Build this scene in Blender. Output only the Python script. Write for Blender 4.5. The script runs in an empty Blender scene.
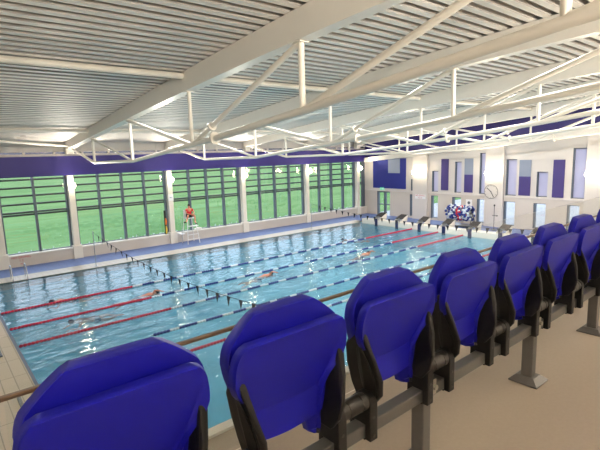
import bpy, bmesh, math, random
import numpy as np
from mathutils import Vector, Matrix
random.seed(7)
C = bpy.context.scene.collection
sc = bpy.context.scene

# ------------------------------------------------------------------ camera
EYE = Vector((0, 0, 5.47))
cd = bpy.data.cameras.new('camera'); cd.sensor_width = 36; cd.lens = 27.0; cd.clip_start = .05; cd.clip_end = 1500
cam = bpy.data.objects.new('camera', cd); C.objects.link(cam)
def unit(v): return v / np.linalg.norm(v)
v1 = unit(np.array([546., -86., 450.])); v2 = unit(np.array([-380., -58., 450.]))
v2 = unit(v2 - v1 * np.dot(v1, v2)); v3 = np.cross(v1, v2)
Rm = np.array([v1, v2, v3])
M = Matrix.Identity(4)
for i in range(3):
    M[i][0] = Rm[i, 0]; M[i][1] = -Rm[i, 1]; M[i][2] = -Rm[i, 2]; M[i][3] = EYE[i]
cam.matrix_world = M
sc.camera = cam

# ------------------------------------------------------------------ view, world, lights
sc.view_settings.view_transform = 'Standard'; sc.view_settings.look = 'None'
sc.view_settings.gamma = 1; sc.view_settings.use_curve_mapping = False
sc.view_settings.exposure = 0.0
w = bpy.data.worlds.new('world'); sc.world = w; w.use_nodes = True
nt = w.node_tree; nt.nodes.clear()
wo = nt.nodes.new('ShaderNodeOutputWorld'); bg = nt.nodes.new('ShaderNodeBackground')
bg.inputs[0].default_value = (.76, .82, 1.0, 1); bg.inputs[1].default_value = 3.4
nt.links.new(bg.outputs[0], wo.inputs[0])

def area(name, loc, sx, sy, power, col, rot=(0, 0, 0), portal=False):
    l = bpy.data.lights.new(name, 'AREA'); l.shape = 'RECTANGLE'; l.size = sx; l.size_y = sy
    l.energy = power; l.color = col
    if portal: l.cycles.is_portal = True
    o = bpy.data.objects.new(name, l); C.objects.link(o); o.location = loc; o.rotation_euler = rot
    return o
WARM = (1, .90, .76)
# daylight enters through the long glazed wall
area('window_portal', (16.6, 28.3, 2.75), 29, 4.2, 1, (1, 1, 1), (-math.pi / 2, 0, 0), True)

# ------------------------------------------------------------------ materials
def mat(name, col, rough=.5, metal=0, spec=.5, noise=None, emit=None, strength=0, bump=None):
    m = bpy.data.materials.new(name); m.use_nodes = True
    n = m.node_tree; b = n.nodes['Principled BSDF']
    b.inputs['Base Color'].default_value = (*col, 1); b.inputs['Roughness'].default_value = rough
    b.inputs['Metallic'].default_value = metal; b.inputs['Specular IOR Level'].default_value = spec
    tc = n.nodes.new('ShaderNodeTexCoord')
    if noise:
        sc_, amt = noise
        nz = n.nodes.new('ShaderNodeTexNoise'); nz.inputs['Scale'].default_value = sc_; nz.inputs['Detail'].default_value = 4
        n.links.new(tc.outputs['Object'], nz.inputs['Vector'])
        mx = n.nodes.new('ShaderNodeMix'); mx.data_type = 'RGBA'
        mx.inputs['A'].default_value = (*[c * (1 - amt) for c in col], 1)
        mx.inputs['B'].default_value = (*[min(1, c * (1 + amt)) for c in col], 1)
        n.links.new(nz.outputs['Fac'], mx.inputs['Factor']); n.links.new(mx.outputs['Result'], b.inputs['Base Color'])
    if bump:
        nz = n.nodes.new('ShaderNodeTexNoise'); nz.inputs['Scale'].default_value = bump[0]; nz.inputs['Detail'].default_value = 3
        n.links.new(tc.outputs['Object'], nz.inputs['Vector'])
        bp = n.nodes.new('ShaderNodeBump'); bp.inputs['Strength'].default_value = bump[1]; bp.inputs['Distance'].default_value = bump[2]
        n.links.new(nz.outputs['Fac'], bp.inputs['Height']); n.links.new(bp.outputs['Normal'], b.inputs['Normal'])
    if emit:
        b.inputs['Emission Color'].default_value = (*emit, 1); b.inputs['Emission Strength'].default_value = strength
    return m
def srgb(r, g, b):
    f = lambda c: (c / 255 / 12.92) if c / 255 <= .04045 else ((c / 255 + .055) / 1.055) ** 2.4
    return (f(r), f(g), f(b))
def tile_mat(name, col, mortar, bw, bh, rough=.4, msize=.012, off=0, rotz=0):
    m = mat(name, col, rough); n = m.node_tree; b = n.nodes['Principled BSDF']
    tc = n.nodes.new('ShaderNodeTexCoord'); mp = n.nodes.new('ShaderNodeMapping'); mp.inputs['Rotation'].default_value[2] = rotz
    br = n.nodes.new('ShaderNodeTexBrick'); br.offset = off; br.inputs['Scale'].default_value = 1
    br.inputs['Brick Width'].default_value = bw; br.inputs['Row Height'].default_value = bh
    br.inputs['Mortar Size'].default_value = msize; br.inputs['Mortar'].default_value = (*mortar, 1)
    br.inputs['Color1'].default_value = (*col, 1); br.inputs['Color2'].default_value = (*[c * .93 for c in col], 1)
    n.links.new(tc.outputs['Object'], mp.inputs[0]); n.links.new(mp.outputs[0], br.inputs['Vector'])
    n.links.new(br.outputs['Color'], b.inputs['Base Color'])
    return m
def glass_mat(name, tint=(1, 1, 1), base=.04, gl=(1, 1, 1)):
    m = bpy.data.materials.new(name); m.use_nodes = True; n = m.node_tree; n.nodes.clear()
    o = n.nodes.new('ShaderNodeOutputMaterial'); t = n.nodes.new('ShaderNodeBsdfTransparent'); t.inputs[0].default_value = (*tint, 1)
    g = n.nodes.new('ShaderNodeBsdfGlossy'); g.inputs['Roughness'].default_value = .02; g.inputs[0].default_value = (*gl, 1)
    ge = n.nodes.new('ShaderNodeNewGeometry'); dt = n.nodes.new('ShaderNodeVectorMath'); dt.operation = 'DOT_PRODUCT'
    n.links.new(ge.outputs['Incoming'], dt.inputs[0]); n.links.new(ge.outputs['Normal'], dt.inputs[1])
    def mth(op, a_, b_=None):
        q = n.nodes.new('ShaderNodeMath'); q.operation = op
        for i_, v_ in enumerate((a_, b_)):
            if v_ is None: continue
            if isinstance(v_, (int, float)): q.inputs[i_].default_value = v_
            else: n.links.new(v_, q.inputs[i_])
        return q.outputs[0]
    f = mth('ADD', mth('MULTIPLY', mth('POWER', mth('SUBTRACT', 1.0, mth('ABSOLUTE', dt.outputs['Value'])), 5.0), .8), base)
    mx = n.nodes.new('ShaderNodeMixShader')
    n.links.new(f, mx.inputs[0]); n.links.new(t.outputs[0], mx.inputs[1]); n.links.new(g.outputs[0], mx.inputs[2])
    n.links.new(mx.outputs[0], o.inputs[0]); return m


mt = {}
mt['white_paint'] = mat('white_paint', (.78, .74, .66), .35, noise=(3, .03))
mt['beam_paint'] = mat('beam_paint', (.80, .77, .71), .4, noise=(2, .03))
mt['deck'] = mat('roof_deck_steel', (.88, .83, .77), .6, .0, noise=(.8, .06))
mt['wall'] = mat('wall_plaster', (.60, .55, .495), .7, noise=(1.2, .04))
mt['wall_up'] = mat('upper_wall', (.66, .62, .585), .65, noise=(1.0, .03))
mt['purple'] = mat('purple_panel', srgb(42, 30, 118), .5, noise=(2, .06))
mt['navy'] = mat('navy_panel', srgb(34, 44, 132), .75, noise=(2, .06))
mt['indigo'] = mat('indigo_panel', srgb(66, 54, 120), .5)
mt['greyblue'] = mat('greyblue_panel', srgb(138, 148, 168), .5)
mt['frame_dark'] = mat('dark_frame', srgb(88, 98, 110), .5, .1)
mt['louvre'] = mat('louvre_dark', srgb(46, 54, 58), .5)
mt['glass'] = glass_mat('window_glass', (.93, .97, .95))
mt['dark_glass'] = glass_mat('tinted_glass', (.28, .28, .30))
mt['bal_glass'] = glass_mat('balustrade_glass', (.97, .985, .98))
mt['gallery'] = mat('gallery_vinyl', (.40, .342, .275), .45, noise=(60, .07), bump=(90, .05, .002))
mt['deck_blue'] = tile_mat('blue_deck_tile', srgb(96, 120, 178), srgb(80, 100, 150), .3, .3, .5, .008)
mt['deck_beige'] = tile_mat('beige_deck_tile', srgb(188, 172, 146), srgb(140, 128, 108), .3, 1.2, .45, .012)
mt['coping'] = tile_mat('coping_tile', srgb(205, 198, 184), srgb(165, 160, 150), .25, .25, .35, .008)
mt['gutter'] = mat('gutter_grate', srgb(88, 98, 118), .5)
mt['pool_tile'] = tile_mat('pool_tile', (.26, .64, .80), (.22, .57, .73), .25, .25, .3, .01)
mt['pool_line'] = mat('pool_line_tile', srgb(40, 80, 130), .3)
mt['kerb'] = mat('kerb_white', (.74, .71, .64), .45, noise=(4, .04))
mt['seat'] = mat('blue_seat_plastic', srgb(18, 18, 160), .46, spec=.3, noise=(8, .04), bump=(220, .06, .001))
mt['black'] = mat('black_plastic', (.010, .0095, .0095), .5, spec=.3, bump=(150, .05, .001))
mt['knuckle'] = mat('knuckle_plastic', (.022, .019, .017), .42)
mt['steel'] = mat('grey_painted_steel', (.13, .128, .125), .36, .35, noise=(30, .1))
mt['bolt'] = mat('zinc_bolt', (.5, .48, .42), .3, .9)
mt['chrome'] = mat('stainless_steel', (.6, .62, .65), .22, .95)
mt['wood'] = mat('rail_wood', (.15, .09, .05), .4, noise=(20, .2))
mt['red'] = mat('red_float', srgb(190, 24, 60), .4)
mt['blue'] = mat('blue_float', srgb(28, 52, 130), .4)
mt['whitef'] = mat('white_float', srgb(205, 215, 222), .4)
mt['flag'] = mat('black_flag_cloth', (.02, .022, .03), .7)
mt['blockblue'] = mat('block_front_blue', srgb(30, 40, 84), .4)
mt['blackmat'] = mat('nonslip_black', (.03, .028, .028), .8, bump=(200, .2, .002))
mt['skin'] = mat('skin', srgb(205, 135, 108), .5, noise=(12, .05))
mt['hair'] = mat('dark_hair', (.02, .015, .012), .6)
mt['shirt'] = mat('red_shirt', srgb(200, 22, 40), .8, noise=(10, .08))
mt['shorts'] = mat('black_shorts', (.015, .015, .02), .8)
mt['capdark'] = mat('dark_swim_cap', srgb(30, 34, 60), .35)
mt['orange'] = mat('orange_foam', srgb(225, 110, 30), .5)
mt['yellow'] = mat('yellow_foam', srgb(220, 190, 60), .5)
mt['signwhite'] = mat('sign_white', (.85, .85, .85), .4)
mt['signred'] = mat('sign_red', srgb(190, 50, 60), .5)
mt['signgreen'] = mat('exit_green', srgb(30, 160, 110), .4, emit=(.2, .9, .55), strength=.6)
mt['blackink'] = mat('black_ink', (.02, .02, .02), .5)
mt['led'] = mat('led_diffuser', (.9, .9, .95), .4, emit=(.86, .88, 1), strength=9)
mt['lampglow'] = mat('lamp_lens_glare', (1, .95, .85), .4, emit=(1, .86, .60), strength=18)
mt['asphalt'] = mat('paving', (.34, .34, .36), .9, noise=(.6, .15))
mt['hills'] = mat('hedge_green', (.05, .13, .05), .9, noise=(.7, .5))

def frosted():
    m = bpy.data.materials.new('frosted_pane'); m.use_nodes = True; n = m.node_tree; n.nodes.clear()
    o = n.nodes.new('ShaderNodeOutputMaterial'); t = n.nodes.new('ShaderNodeBsdfTranslucent'); t.inputs[0].default_value = (.62, .60, .66, 1)
    d = n.nodes.new('ShaderNodeBsdfDiffuse'); d.inputs[0].default_value = (.6, .6, .68, 1)
    e = n.nodes.new('ShaderNodeEmission'); e.inputs[0].default_value = (.70, .74, 1, 1); e.inputs[1].default_value = .0
    a = n.nodes.new('ShaderNodeMixShader'); a.inputs[0].default_value = .25
    s = n.nodes.new('ShaderNodeAddShader')
    n.links.new(t.outputs[0], a.inputs[1]); n.links.new(d.outputs[0], a.inputs[2])
    n.links.new(a.outputs[0], s.inputs[0]); n.links.new(e.outputs[0], s.inputs[1]); n.links.new(s.outputs[0], o.inputs[0])
    return m
mt['frosted'] = frosted()

def grass_mat():
    m = mat('grass', (.1, .4, .08), .95); n = m.node_tree; b = n.nodes['Principled BSDF']
    b.inputs['Specular IOR Level'].default_value = .1
    tc = n.nodes.new('ShaderNodeTexCoord'); mp = n.nodes.new('ShaderNodeMapping'); mp.inputs['Scale'].default_value = (.12, .5, 1)
    nz = n.nodes.new('ShaderNodeTexNoise'); nz.inputs['Scale'].default_value = .8; nz.inputs['Detail'].default_value = 9; nz.inputs['Roughness'].default_value = .7
    cr = n.nodes.new('ShaderNodeValToRGB')
    cr.color_ramp.elements[0].position = .32; cr.color_ramp.elements[0].color = (.062, .15, .035, 1)
    cr.color_ramp.elements[1].position = .68; cr.color_ramp.elements[1].color = (.155, .265, .10, 1)
    n.links.new(tc.outputs['Object'], mp.inputs[0]); n.links.new(mp.outputs[0], nz.inputs['Vector'])
    n.links.new(nz.outputs['Fac'], cr.inputs[0]); n.links.new(cr.outputs[0], b.inputs['Base Color'])
    return m
mt['grass'] = grass_mat()

def water_mat():
    m = bpy.data.materials.new('water'); m.use_nodes = True; n = m.node_tree; n.nodes.clear()
    o = n.nodes.new('ShaderNodeOutputMaterial')
    t = n.nodes.new('ShaderNodeBsdfTransparent'); t.inputs[0].default_value = (.80, .95, .98, 1)
    g = n.nodes.new('ShaderNodeBsdfGlossy'); g.inputs['Roughness'].default_value = .03
    f = n.nodes.new('ShaderNodeFresnel'); f.inputs[0].default_value = 1.36
    mx = n.nodes.new('ShaderNodeMixShader')
    tc = n.nodes.new('ShaderNodeTexCoord')
    mp = n.nodes.new('ShaderNodeMapping'); mp.inputs['Scale'].default_value = (.75, 1.7, 1)
    a = n.nodes.new('ShaderNodeTexNoise'); a.inputs['Scale'].default_value = 1.5; a.inputs['Detail'].default_value = 2.5; a.inputs['Roughness'].default_value = .5; a.inputs['Distortion'].default_value = .5
    n.links.new(tc.outputs['Object'], mp.inputs[0]); n.links.new(mp.outputs[0], a.inputs['Vector'])
    bp = n.nodes.new('ShaderNodeBump'); bp.inputs['Strength'].default_value = .7; bp.inputs['Distance'].default_value = .085
    n.links.new(a.outputs['Fac'], bp.inputs['Height'])
    n.links.new(bp.outputs['Normal'], g.inputs['Normal']); n.links.new(bp.outputs['Normal'], f.inputs['Normal'])
    df = n.nodes.new('ShaderNodeBsdfDiffuse'); df.inputs[0].default_value = (.16, .46, .66, 1)
    n.links.new(bp.outputs['Normal'], df.inputs['Normal'])
    body = n.nodes.new('ShaderNodeMixShader'); body.inputs[0].default_value = .22      # churned, slightly cloudy water
    n.links.new(t.outputs[0], body.inputs[1]); n.links.new(df.outputs[0], body.inputs[2])
    n.links.new(f.outputs[0], mx.inputs[0]); n.links.new(body.outputs[0], mx.inputs[1]); n.links.new(g.outputs[0], mx.inputs[2])
    n.links.new(mx.outputs[0], o.inputs[0]); return m
mt['water'] = water_mat()

# ------------------------------------------------------------------ mesh helpers
class MB:
    def __init__(s): s.v = []; s.f = []; s.mi = []; s.m = 0
    def add(s, vs, fs):
        k = len(s.v); s.v += [tuple(v) for v in vs]; s.f += [tuple(i + k for i in f) for f in fs]; s.mi += [s.m] * len(fs); return s
    def box(s, x0, x1, y0, y1, z0, z1):
        x0, x1 = sorted((x0, x1)); y0, y1 = sorted((y0, y1)); z0, z1 = sorted((z0, z1))
        return s.add([(x0, y0, z0), (x1, y0, z0), (x1, y1, z0), (x0, y1, z0), (x0, y0, z1), (x1, y0, z1), (x1, y1, z1), (x0, y1, z1)],
                     [(0, 3, 2, 1), (4, 5, 6, 7), (0, 1, 5, 4), (1, 2, 6, 5), (2, 3, 7, 6), (3, 0, 4, 7)])
    def tube(s, p, q, r, r2=None, n=12):
        p = Vector(p); q = Vector(q); r2 = r if r2 is None else r2
        d = (q - p).normalized(); a = d.orthogonal().normalized(); b = d.cross(a)
        vs = []; fs = []
        for c, rr in ((p, r), (q, r2)):
            for i in range(n):
                t = 2 * math.pi * i / n; vs.append(c + a * math.cos(t) * rr + b * math.sin(t) * rr)
        for i in range(n): j = (i + 1) % n; fs.append((i, j, n + j, n + i))
        fs += [tuple(reversed(range(n))), tuple(range(n, 2 * n))]
        return s.add(vs, fs)
    def path(s, pts, r, n=10):
        pts = [Vector(p) for p in pts]; vs = []; fs = []; a = None
        for i, p in enumerate(pts):
            d = (pts[min(i + 1, len(pts) - 1)] - pts[max(i - 1, 0)]).normalized()
            if a is None: a = d.orthogonal().normalized()
            a = (a - d * a.dot(d)).normalized(); b = d.cross(a)
            rr = r[i] if isinstance(r, (list, tuple)) else r
            for k in range(n):
                t = 2 * math.pi * k / n; vs.append(p + a * math.cos(t) * rr + b * math.sin(t) * rr)
        for i in range(len(pts) - 1):
            for k in range(n): j = (k + 1) % n; fs.append((i * n + k, i * n + j, (i + 1) * n + j, (i + 1) * n + k))
        fs += [tuple(reversed(range(n))), tuple(range((len(pts) - 1) * n, len(pts) * n))]
        return s.add(vs, fs)
    def prism(s, poly, axis, a, b):
        # poly: 2-D points in the plane normal to axis (x: (y,z); y: (x,z); z: (x,y))
        def P(u, v, t): return {'x': (t, u, v), 'y': (u, t, v), 'z': (u, v, t)}[axis]
        n = len(poly); vs = [P(u, v, a) for u, v in poly] + [P(u, v, b) for u, v in poly]
        fs = [tuple(reversed(range(n))), tuple(range(n, 2 * n))] + [(i, (i + 1) % n, n + (i + 1) % n, n + i) for i in range(n)]
        return s.add(vs, fs)
    def sphere(s, c, r, n=10, m=6, sc_=(1, 1, 1)):
        vs = []; fs = []
        for i in range(m + 1):
            t = math.pi * i / m
            for k in range(n):
                p = 2 * math.pi * k / n
                vs.append((c[0] + r * sc_[0] * math.sin(t) * math.cos(p), c[1] + r * sc_[1] * math.sin(t) * math.sin(p), c[2] + r * sc_[2] * math.cos(t)))
        for i in range(m):
            for k in range(n): j = (k + 1) % n; fs.append((i * n + k, (i + 1) * n + k, (i + 1) * n + j, i * n + j))
        return s.add(vs, fs)
    def build(s, name, mats, parent=None, smooth=False, bevel=0, solid=None):
        me = bpy.data.meshes.new(name); me.from_pydata(s.v, [], s.f)
        if not isinstance(mats, (list, tuple)): mats = [mats]
        for m in mats: me.materials.append(m)
        me.polygons.foreach_set('material_index', s.mi)
        bm = bmesh.new(); bm.from_mesh(me)
        if smooth == 'weld': bmesh.ops.remove_doubles(bm, verts=bm.verts, dist=1e-5)
        bmesh.ops.recalc_face_normals(bm, faces=bm.faces); bm.to_mesh(me); bm.free()
        if smooth:
            me.polygons.foreach_set('use_smooth', [True] * len(me.polygons))
            me.set_sharp_from_angle(angle=math.radians(40))
        o = bpy.data.objects.new(name, me); C.objects.link(o)
        if parent: o.parent = parent
        if solid:
            md = o.modifiers.new('solid', 'SOLIDIFY'); md.thickness = solid; md.offset = -1
        if bevel:
            md = o.modifiers.new('bevel', 'BEVEL'); md.width = bevel; md.segments = 2; md.limit_method = 'ANGLE'
        return o
def tag(o, label, cat, group=None, kind=None):
    o['label'] = label; o['category'] = cat
    if group: o['group'] = group
    if kind: o['kind'] = kind
    return o
def thing(name, label, cat, loc=(0, 0, 0), group=None):
    o = bpy.data.objects.new(name, None); C.objects.link(o); o.location = loc; o.empty_display_size = .1
    return tag(o, label, cat, group)
def struct(o, label=None):
    o['kind'] = 'structure'
    if label: o['label'] = label
    return o
def copy_tree(o, parent=None):
    c = o.copy(); C.objects.link(c); c.parent = parent
    for ch in o.children: copy_tree(ch, c)
    return c
def text_mesh(txt, size, material, parent, loc, rot, name='lettering'):
    cu = bpy.data.curves.new('t', 'FONT'); cu.body = txt; cu.size = size; cu.align_x = 'CENTER'; cu.align_y = 'CENTER'; cu.extrude = .002
    o = bpy.data.objects.new('t', cu); C.objects.link(o)
    dg = bpy.context.evaluated_depsgraph_get(); me = bpy.data.meshes.new_from_object(o.evaluated_get(dg))
    bpy.data.objects.remove(o); me.materials.clear(); me.materials.append(material)
    r = bpy.data.objects.new(name, me); C.objects.link(r); r.parent = parent; r.location = loc; r.rotation_euler = rot
    return r

# ------------------------------------------------------------------ roof shape
_y = np.array([28, 26.7, 22.9, 17.8, 12.9, 7.5, 5, 0, -4]); _z = np.array([6.13, 6.24, 6.58, 7.03, 7.43, 7.82, 7.96, 8.18, 8.28])
_p = np.polyfit(_y, _z, 3)
_yd = np.array([28, 20, 12, 7, 0, -4]); _dd = np.array([.42, .46, .56, .64, .70, .72]); _pd = np.polyfit(_yd, _dd, 2)
def zb(y): return float(np.polyval(_p, y))          # underside of the top chord
def zr(y): return zb(y) + float(np.polyval(_pd, y))  # underside of the roof deck
XB = 31.0     # end wall
YA = 28.0     # glazed wall
XL = -3.0; YN = -4.5
DK = .04      # pool deck level

# ------------------------------------------------------------------ setting: floors, pool
PX0, PX1, PY0, PY1 = 1.6, 26.6, 7.4, 24.4
DEP = 1.5
b = MB().box(PX0, PX1, PY0, PY1, -DEP - .1, -DEP)
b.box(PX0 - .1, PX0, PY0, PY1, -DEP, DK - .02).box(PX1, PX1 + .1, PY0, PY1, -DEP, DK - .02)
b.box(PX0, PX1, PY0 - .1, PY0, -DEP, DK - .02).box(PX0, PX1, PY1, PY1 + .1, -DEP, DK - .02)
struct(b.build('pool_basin', mt['pool_tile']))
b = MB().add([(PX0, PY0, 0), (PX1, PY0, 0), (PX1, PY1, 0), (PX0, PY1, 0)], [(0, 1, 2, 3)])
o = b.build('pool_water', mt['water']); tag(o, 'rippled turquoise water filling the swimming pool', 'water', kind='stuff')
# deck around the pool
b = MB().box(PX0 - .1, XB, PY1 + 1.1, YA, -.3, DK)
b.box(PX1 + .6, XB, 2.5, PY1 + 1.1, -.3, DK)
struct(b.build('floor', mt['deck_blue']))
b = MB().box(PX0 - .1, PX1 + .6, PY1, PY1 + 1.1, -.3, DK + .004)
b.box(PX1, PX1 + .6, PY1, PY1 + .6, -.3, DK + .004)
struct(b.build('floor', mt['coping']))
b = MB().box(XL, PX0 - .07, YN, YA, -.3, DK).box(PX0 - .07, XB, YN, PY0 - .1, -.3, DK)
struct(b.build('floor', mt['deck_beige']))
b = MB().box(PX0 - .07, PX0 + .01, PY0, PY1, -.05, DK + .004)
struct(b.build('trim_1', mt['gutter']))
b = MB().box(PX1 - .02, PX1 + .6, PY0 - .4, PY1 - .15, -.06, .36)
struct(b.build('trim_2', mt['kerb'], bevel=.03))
# gallery
b = MB().box(XL, 14, YN, 1.62, 3.87, 4.17)
struct(b.build('floor', mt['gallery']))
b = MB().box(XL, 14, 1.62, 2.55, 3.35, 3.64)
struct(b.build('floor', mt['gallery']))
b = MB().box(XL, 14, 1.6, 1.64, 3.5, 4.16).box(XL, 14, 2.5, 2.58, 3.2, 3.66)
struct(b.build('trim_3', mt['kerb']))

# ------------------------------------------------------------------ walls
b = MB().box(XL - .2, XL, YN, YA + .3, -.3, 9.2); struct(b.build('wall_left', mt['wall']))
b = MB().box(XL, XB, YN - .2, YN, -.3, 9.2); struct(b.build('wall_back', mt['wall']))

# end wall with real openings
def wall_with_holes(rects, y0, y1, z0, z1, x0, x1, name, m):
    ys = sorted({y0, y1, *[r[0] for r in rects], *[r[1] for r in rects]})
    bb = MB()
    for a, c in zip(ys[:-1], ys[1:]):
        if c - a < 1e-6: continue
        mid = (a + c) / 2; hs = sorted([(r[2], r[3]) for r in rects if r[0] < mid < r[1]])
        z = z0
        for h in hs:
            if h[0] > z: bb.box(x0, x1, a, c, z, h[0])
            z = h[1]
        if z < z1: bb.box(x0, x1, a, c, z, z1)
    return struct(bb.build(name, m))
k = XB / 30.2
def rz(z): return 5.47 - (5.47 - z) * k
LEDGE = rz(2.27)
upper = [(21.80, 22.20, 2.40, 3.33), (19.69, 20.25, 2.40, 3.99), (17.76, 18.31, 2.40, 4.68), (15.84, 16.38, 2.40, 5.27),
         (13.77, 14.48, 2.38, 4.80), (11.81, 12.49, 2.38, 3.99), (9.72, 10.45, 2.38, 5.42), (7.6, 8.3, 2.38, 4.7), (5.4, 6.0, 2.38, 5.3)]
lower = [(21.81, 22.31, .34, 2.1), (19.69, 20.31, .34, 2.1), (17.75, 18.49, .34, 2.07), (15.92, 16.52, .34, 2.03),
         (13.80, 14.58, .32, 1.98), (11.85, 12.61, .32, 1.97), (9.93, 10.62, .32, 1.97), (7.6, 8.3, .32, 1.97)]
upper = [(a * k, c * k, rz(z0), rz(z1)) for a, c, z0, z1 in upper]
lower = [(a * k, c * k, rz(z0), rz(z1)) for a, c, z0, z1 in lower]
door = (24.33 * k, 25.75 * k, DK, rz(2.22))
wall_with_holes(upper, YN, YA + .3, LEDGE, 9.2, XB, XB + .35, 'wall_right', mt['wall_up'])
wall_with_holes(lower + [door], YN, YA + .3, -.3, LEDGE, XB, XB + .35, 'wall_right', mt['wall'])
struct(MB().box(XB - .05, XB + .02, YN, YA - .3, LEDGE - .02, LEDGE + .05).build('trim_4', mt['wall_up']))
n = 1
for i, (y0, y1, z0, z1) in enumerate(upper + lower):
    up = i < len(upper)
    p = MB().box(XB + .20, XB + .215, y0, y1, z0, z1).build('window_%d' % n, mt['frosted'] if up else mt['glass']); struct(p); n += 1
    f = MB(); t = .05
    f.box(XB + .02, XB + .25, y1 - t * (2.2 if not up else 1.4), y1, z0, z1).box(XB + .16, XB + .25, y0, y0 + t, z0, z1)
    f.box(XB + .16, XB + .25, y0, y1, z0, z0 + t).box(XB + .16, XB + .25, y0, y1, z1 - t, z1)
    f.build('window_frame', mt['frame_dark'], p)
# pilasters with lamps
pil = [(20.55 * k, 21.9 * k), (14.56 * k, 15.85 * k), (8.5 * k, 9.65 * k)]
for i, (y0, y1) in enumerate(pil):
    struct(MB().box(XB - .22, XB, y0, y1, DK, zr((y0 + y1) / 2) + .1).build('wall_right', mt['wall_up'], bevel=.01))
# coloured wall panels
def wpanel(label, y0, y1, z0, z1, m, split=None):
    y0 *= k; y1 *= k; z0 = rz(z0); z1 = rz(z1)
    if split:
        zz = rz(split)
        t = thing('wall_panel', label, 'panel', (XB, (y0 + y1) / 2, z0), 'coloured upright panels on the end wall')
        yc = (y0 + y1) / 2
        MB().box(-.05, 0, y0 - yc, y1 - yc, 0, zz - z0).build('lower_panel', mt['indigo'], t)['label'] = 'dark indigo lower half'
        MB().box(-.05, 0, y0 - yc, y1 - yc, zz - z0, z1 - z0).build('upper_panel', mt['greyblue'], t)['label'] = 'grey blue upper half'
    else:
        tag(MB().box(XB - .05, XB, y0, y1, z0, z1).build('wall_panel', m), label, 'panel', 'coloured upright panels on the end wall')
t = thing('wall_panel', 'large square navy panel with pale inset above the corner door', 'panel', (XB, 24.4 * k, rz(2.5)))
MB().box(-.05, 0, (22.68 - 24.4) * k, (26.15 - 24.4) * k, 0, 2.5 * k).build('board', mt['navy'], t)
MB().box(-.08, -.05, (23.26 - 24.4) * k, (24.47 - 24.4) * k, 1.29 * k, 2.5 * k).build('inset', mt['greyblue'], t)['label'] = 'pale grey blue square inset'
wpanel('plain indigo upright panel between two frosted windows, left of the red and blue rope trolley', 18.81, 19.42, 2.56, 4.89, mt['indigo'])
wpanel('half grey, half indigo panel just left of the tall window beside the clock', 16.85, 17.51, 2.46, 4.90, None, 3.75)
wpanel('half grey, half indigo panel right of the clock', 12.85, 13.59, 2.43, 4.75, None, 3.68)
wpanel('plain indigo upright panel nearest the right edge of the photo', 10.85, 11.51, 2.40, 4.74, mt['indigo'])
# corner door
p = struct(MB().box(XB + .18, XB + .2, door[0], door[1], DK, door[3]).build('door_1', mt['glass']))
f = MB(); f.box(XB + .02, XB + .24, door[1] - .14, door[1], DK, door[3]).box(XB + .1, XB + .24, door[0], door[0] + .08, DK, door[3])
f.box(XB + .08, XB + .24, 24.95 * k - .1, 24.95 * k + .1, DK, door[3]).box(XB + .1, XB + .24, door[0], door[1], door[3] - .1, door[3]).box(XB + .1, XB + .24, door[0], door[1], DK + .9, DK + .98)
f.build('door_frame', mt['frame_dark'], p)
MB().path([(XB + .08, 25.2 * k, 1.1), (XB + .02, 25.2 * k, 1.1), (XB + .02, 25.2 * k, 1.4), (XB + .08, 25.2 * k, 1.4)], .015).build('door_handle', mt['chrome'], p)
t = thing('exit_sign', 'small green lit exit sign above the corner door', 'sign', (XB - .03, 25.15 * k, rz(2.45)))
MB().box(-.03, .03, -.22, .22, -.11, .11).build('sign_box', mt['signgreen'], t)
s = MB(); s.box(-.036, -.03, -.17, -.05, -.07, .07); s.build('door_symbol', mt['signwhite'], t)
text_mesh('EXIT', .13, mt['signwhite'], t, (-.034, .06, 0), (math.pi / 2, 0, -math.pi / 2))

# purple bulkheads
struct(MB().box(XL, XB, YA - .45, YA - .02, 4.77, 5.83).build('trim_5', mt['purple']))
bb = MB()
def slope_strip(bb, x0, x1, lo, hi, ya=YN, yb=YA - .5, n=24):
    for i in range(n):
        a = ya + (yb - ya) * i / n; c = ya + (yb - ya) * (i + 1) / n
        bb.add([(x0, a, lo(a)), (x1, a, lo(a)), (x1, c, lo(c)), (x0, c, lo(c)), (x0, a, hi(a)), (x1, a, hi(a)), (x1, c, hi(c)), (x0, c, hi(c))],
               [(0, 3, 2, 1), (4, 5, 6, 7), (0, 1, 5, 4), (1, 2, 6, 5), (2, 3, 7, 6), (3, 0, 4, 7)])
zl = lambda y: 5.01 + (24.0 - y) * .087
slope_strip(bb, XB - .35, XB - .01, lambda y: zl(y) + .3, lambda y: zr(y) + .05)
mt['band'] = mat('dark_purple_band', srgb(40, 32, 104), .55)
struct(bb.build('trim_6', mt['band']))
bb = MB(); slope_strip(bb, XB - .5, XB - .01, lambda y: zl(y), lambda y: zl(y) + .38)
struct(bb.build('trim_7', mt['beam_paint']))
# above the long bulkhead: narrow clerestory and cream panels
b = MB().box(XL, XB, YA - .3, YA, 5.83, 5.96).box(XL, XB, YA - .1, YA + .1, 6.06, 7.0)
x = XL
while x < XB:
    b.box(x, x + .1, YA - .12, YA + .1, 5.96, 6.06); b.box(x + .02, x + .05, YA - .13, YA - .1, 6.12, 6.7); x += 1.45
struct(b.build('wall_far', mt['wall_up']))
struct(MB().box(XL, XB, YA + .0, YA + .02, 5.96, 6.06).build('window_%d' % n, mt['dark_glass'])); n += 1

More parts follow.
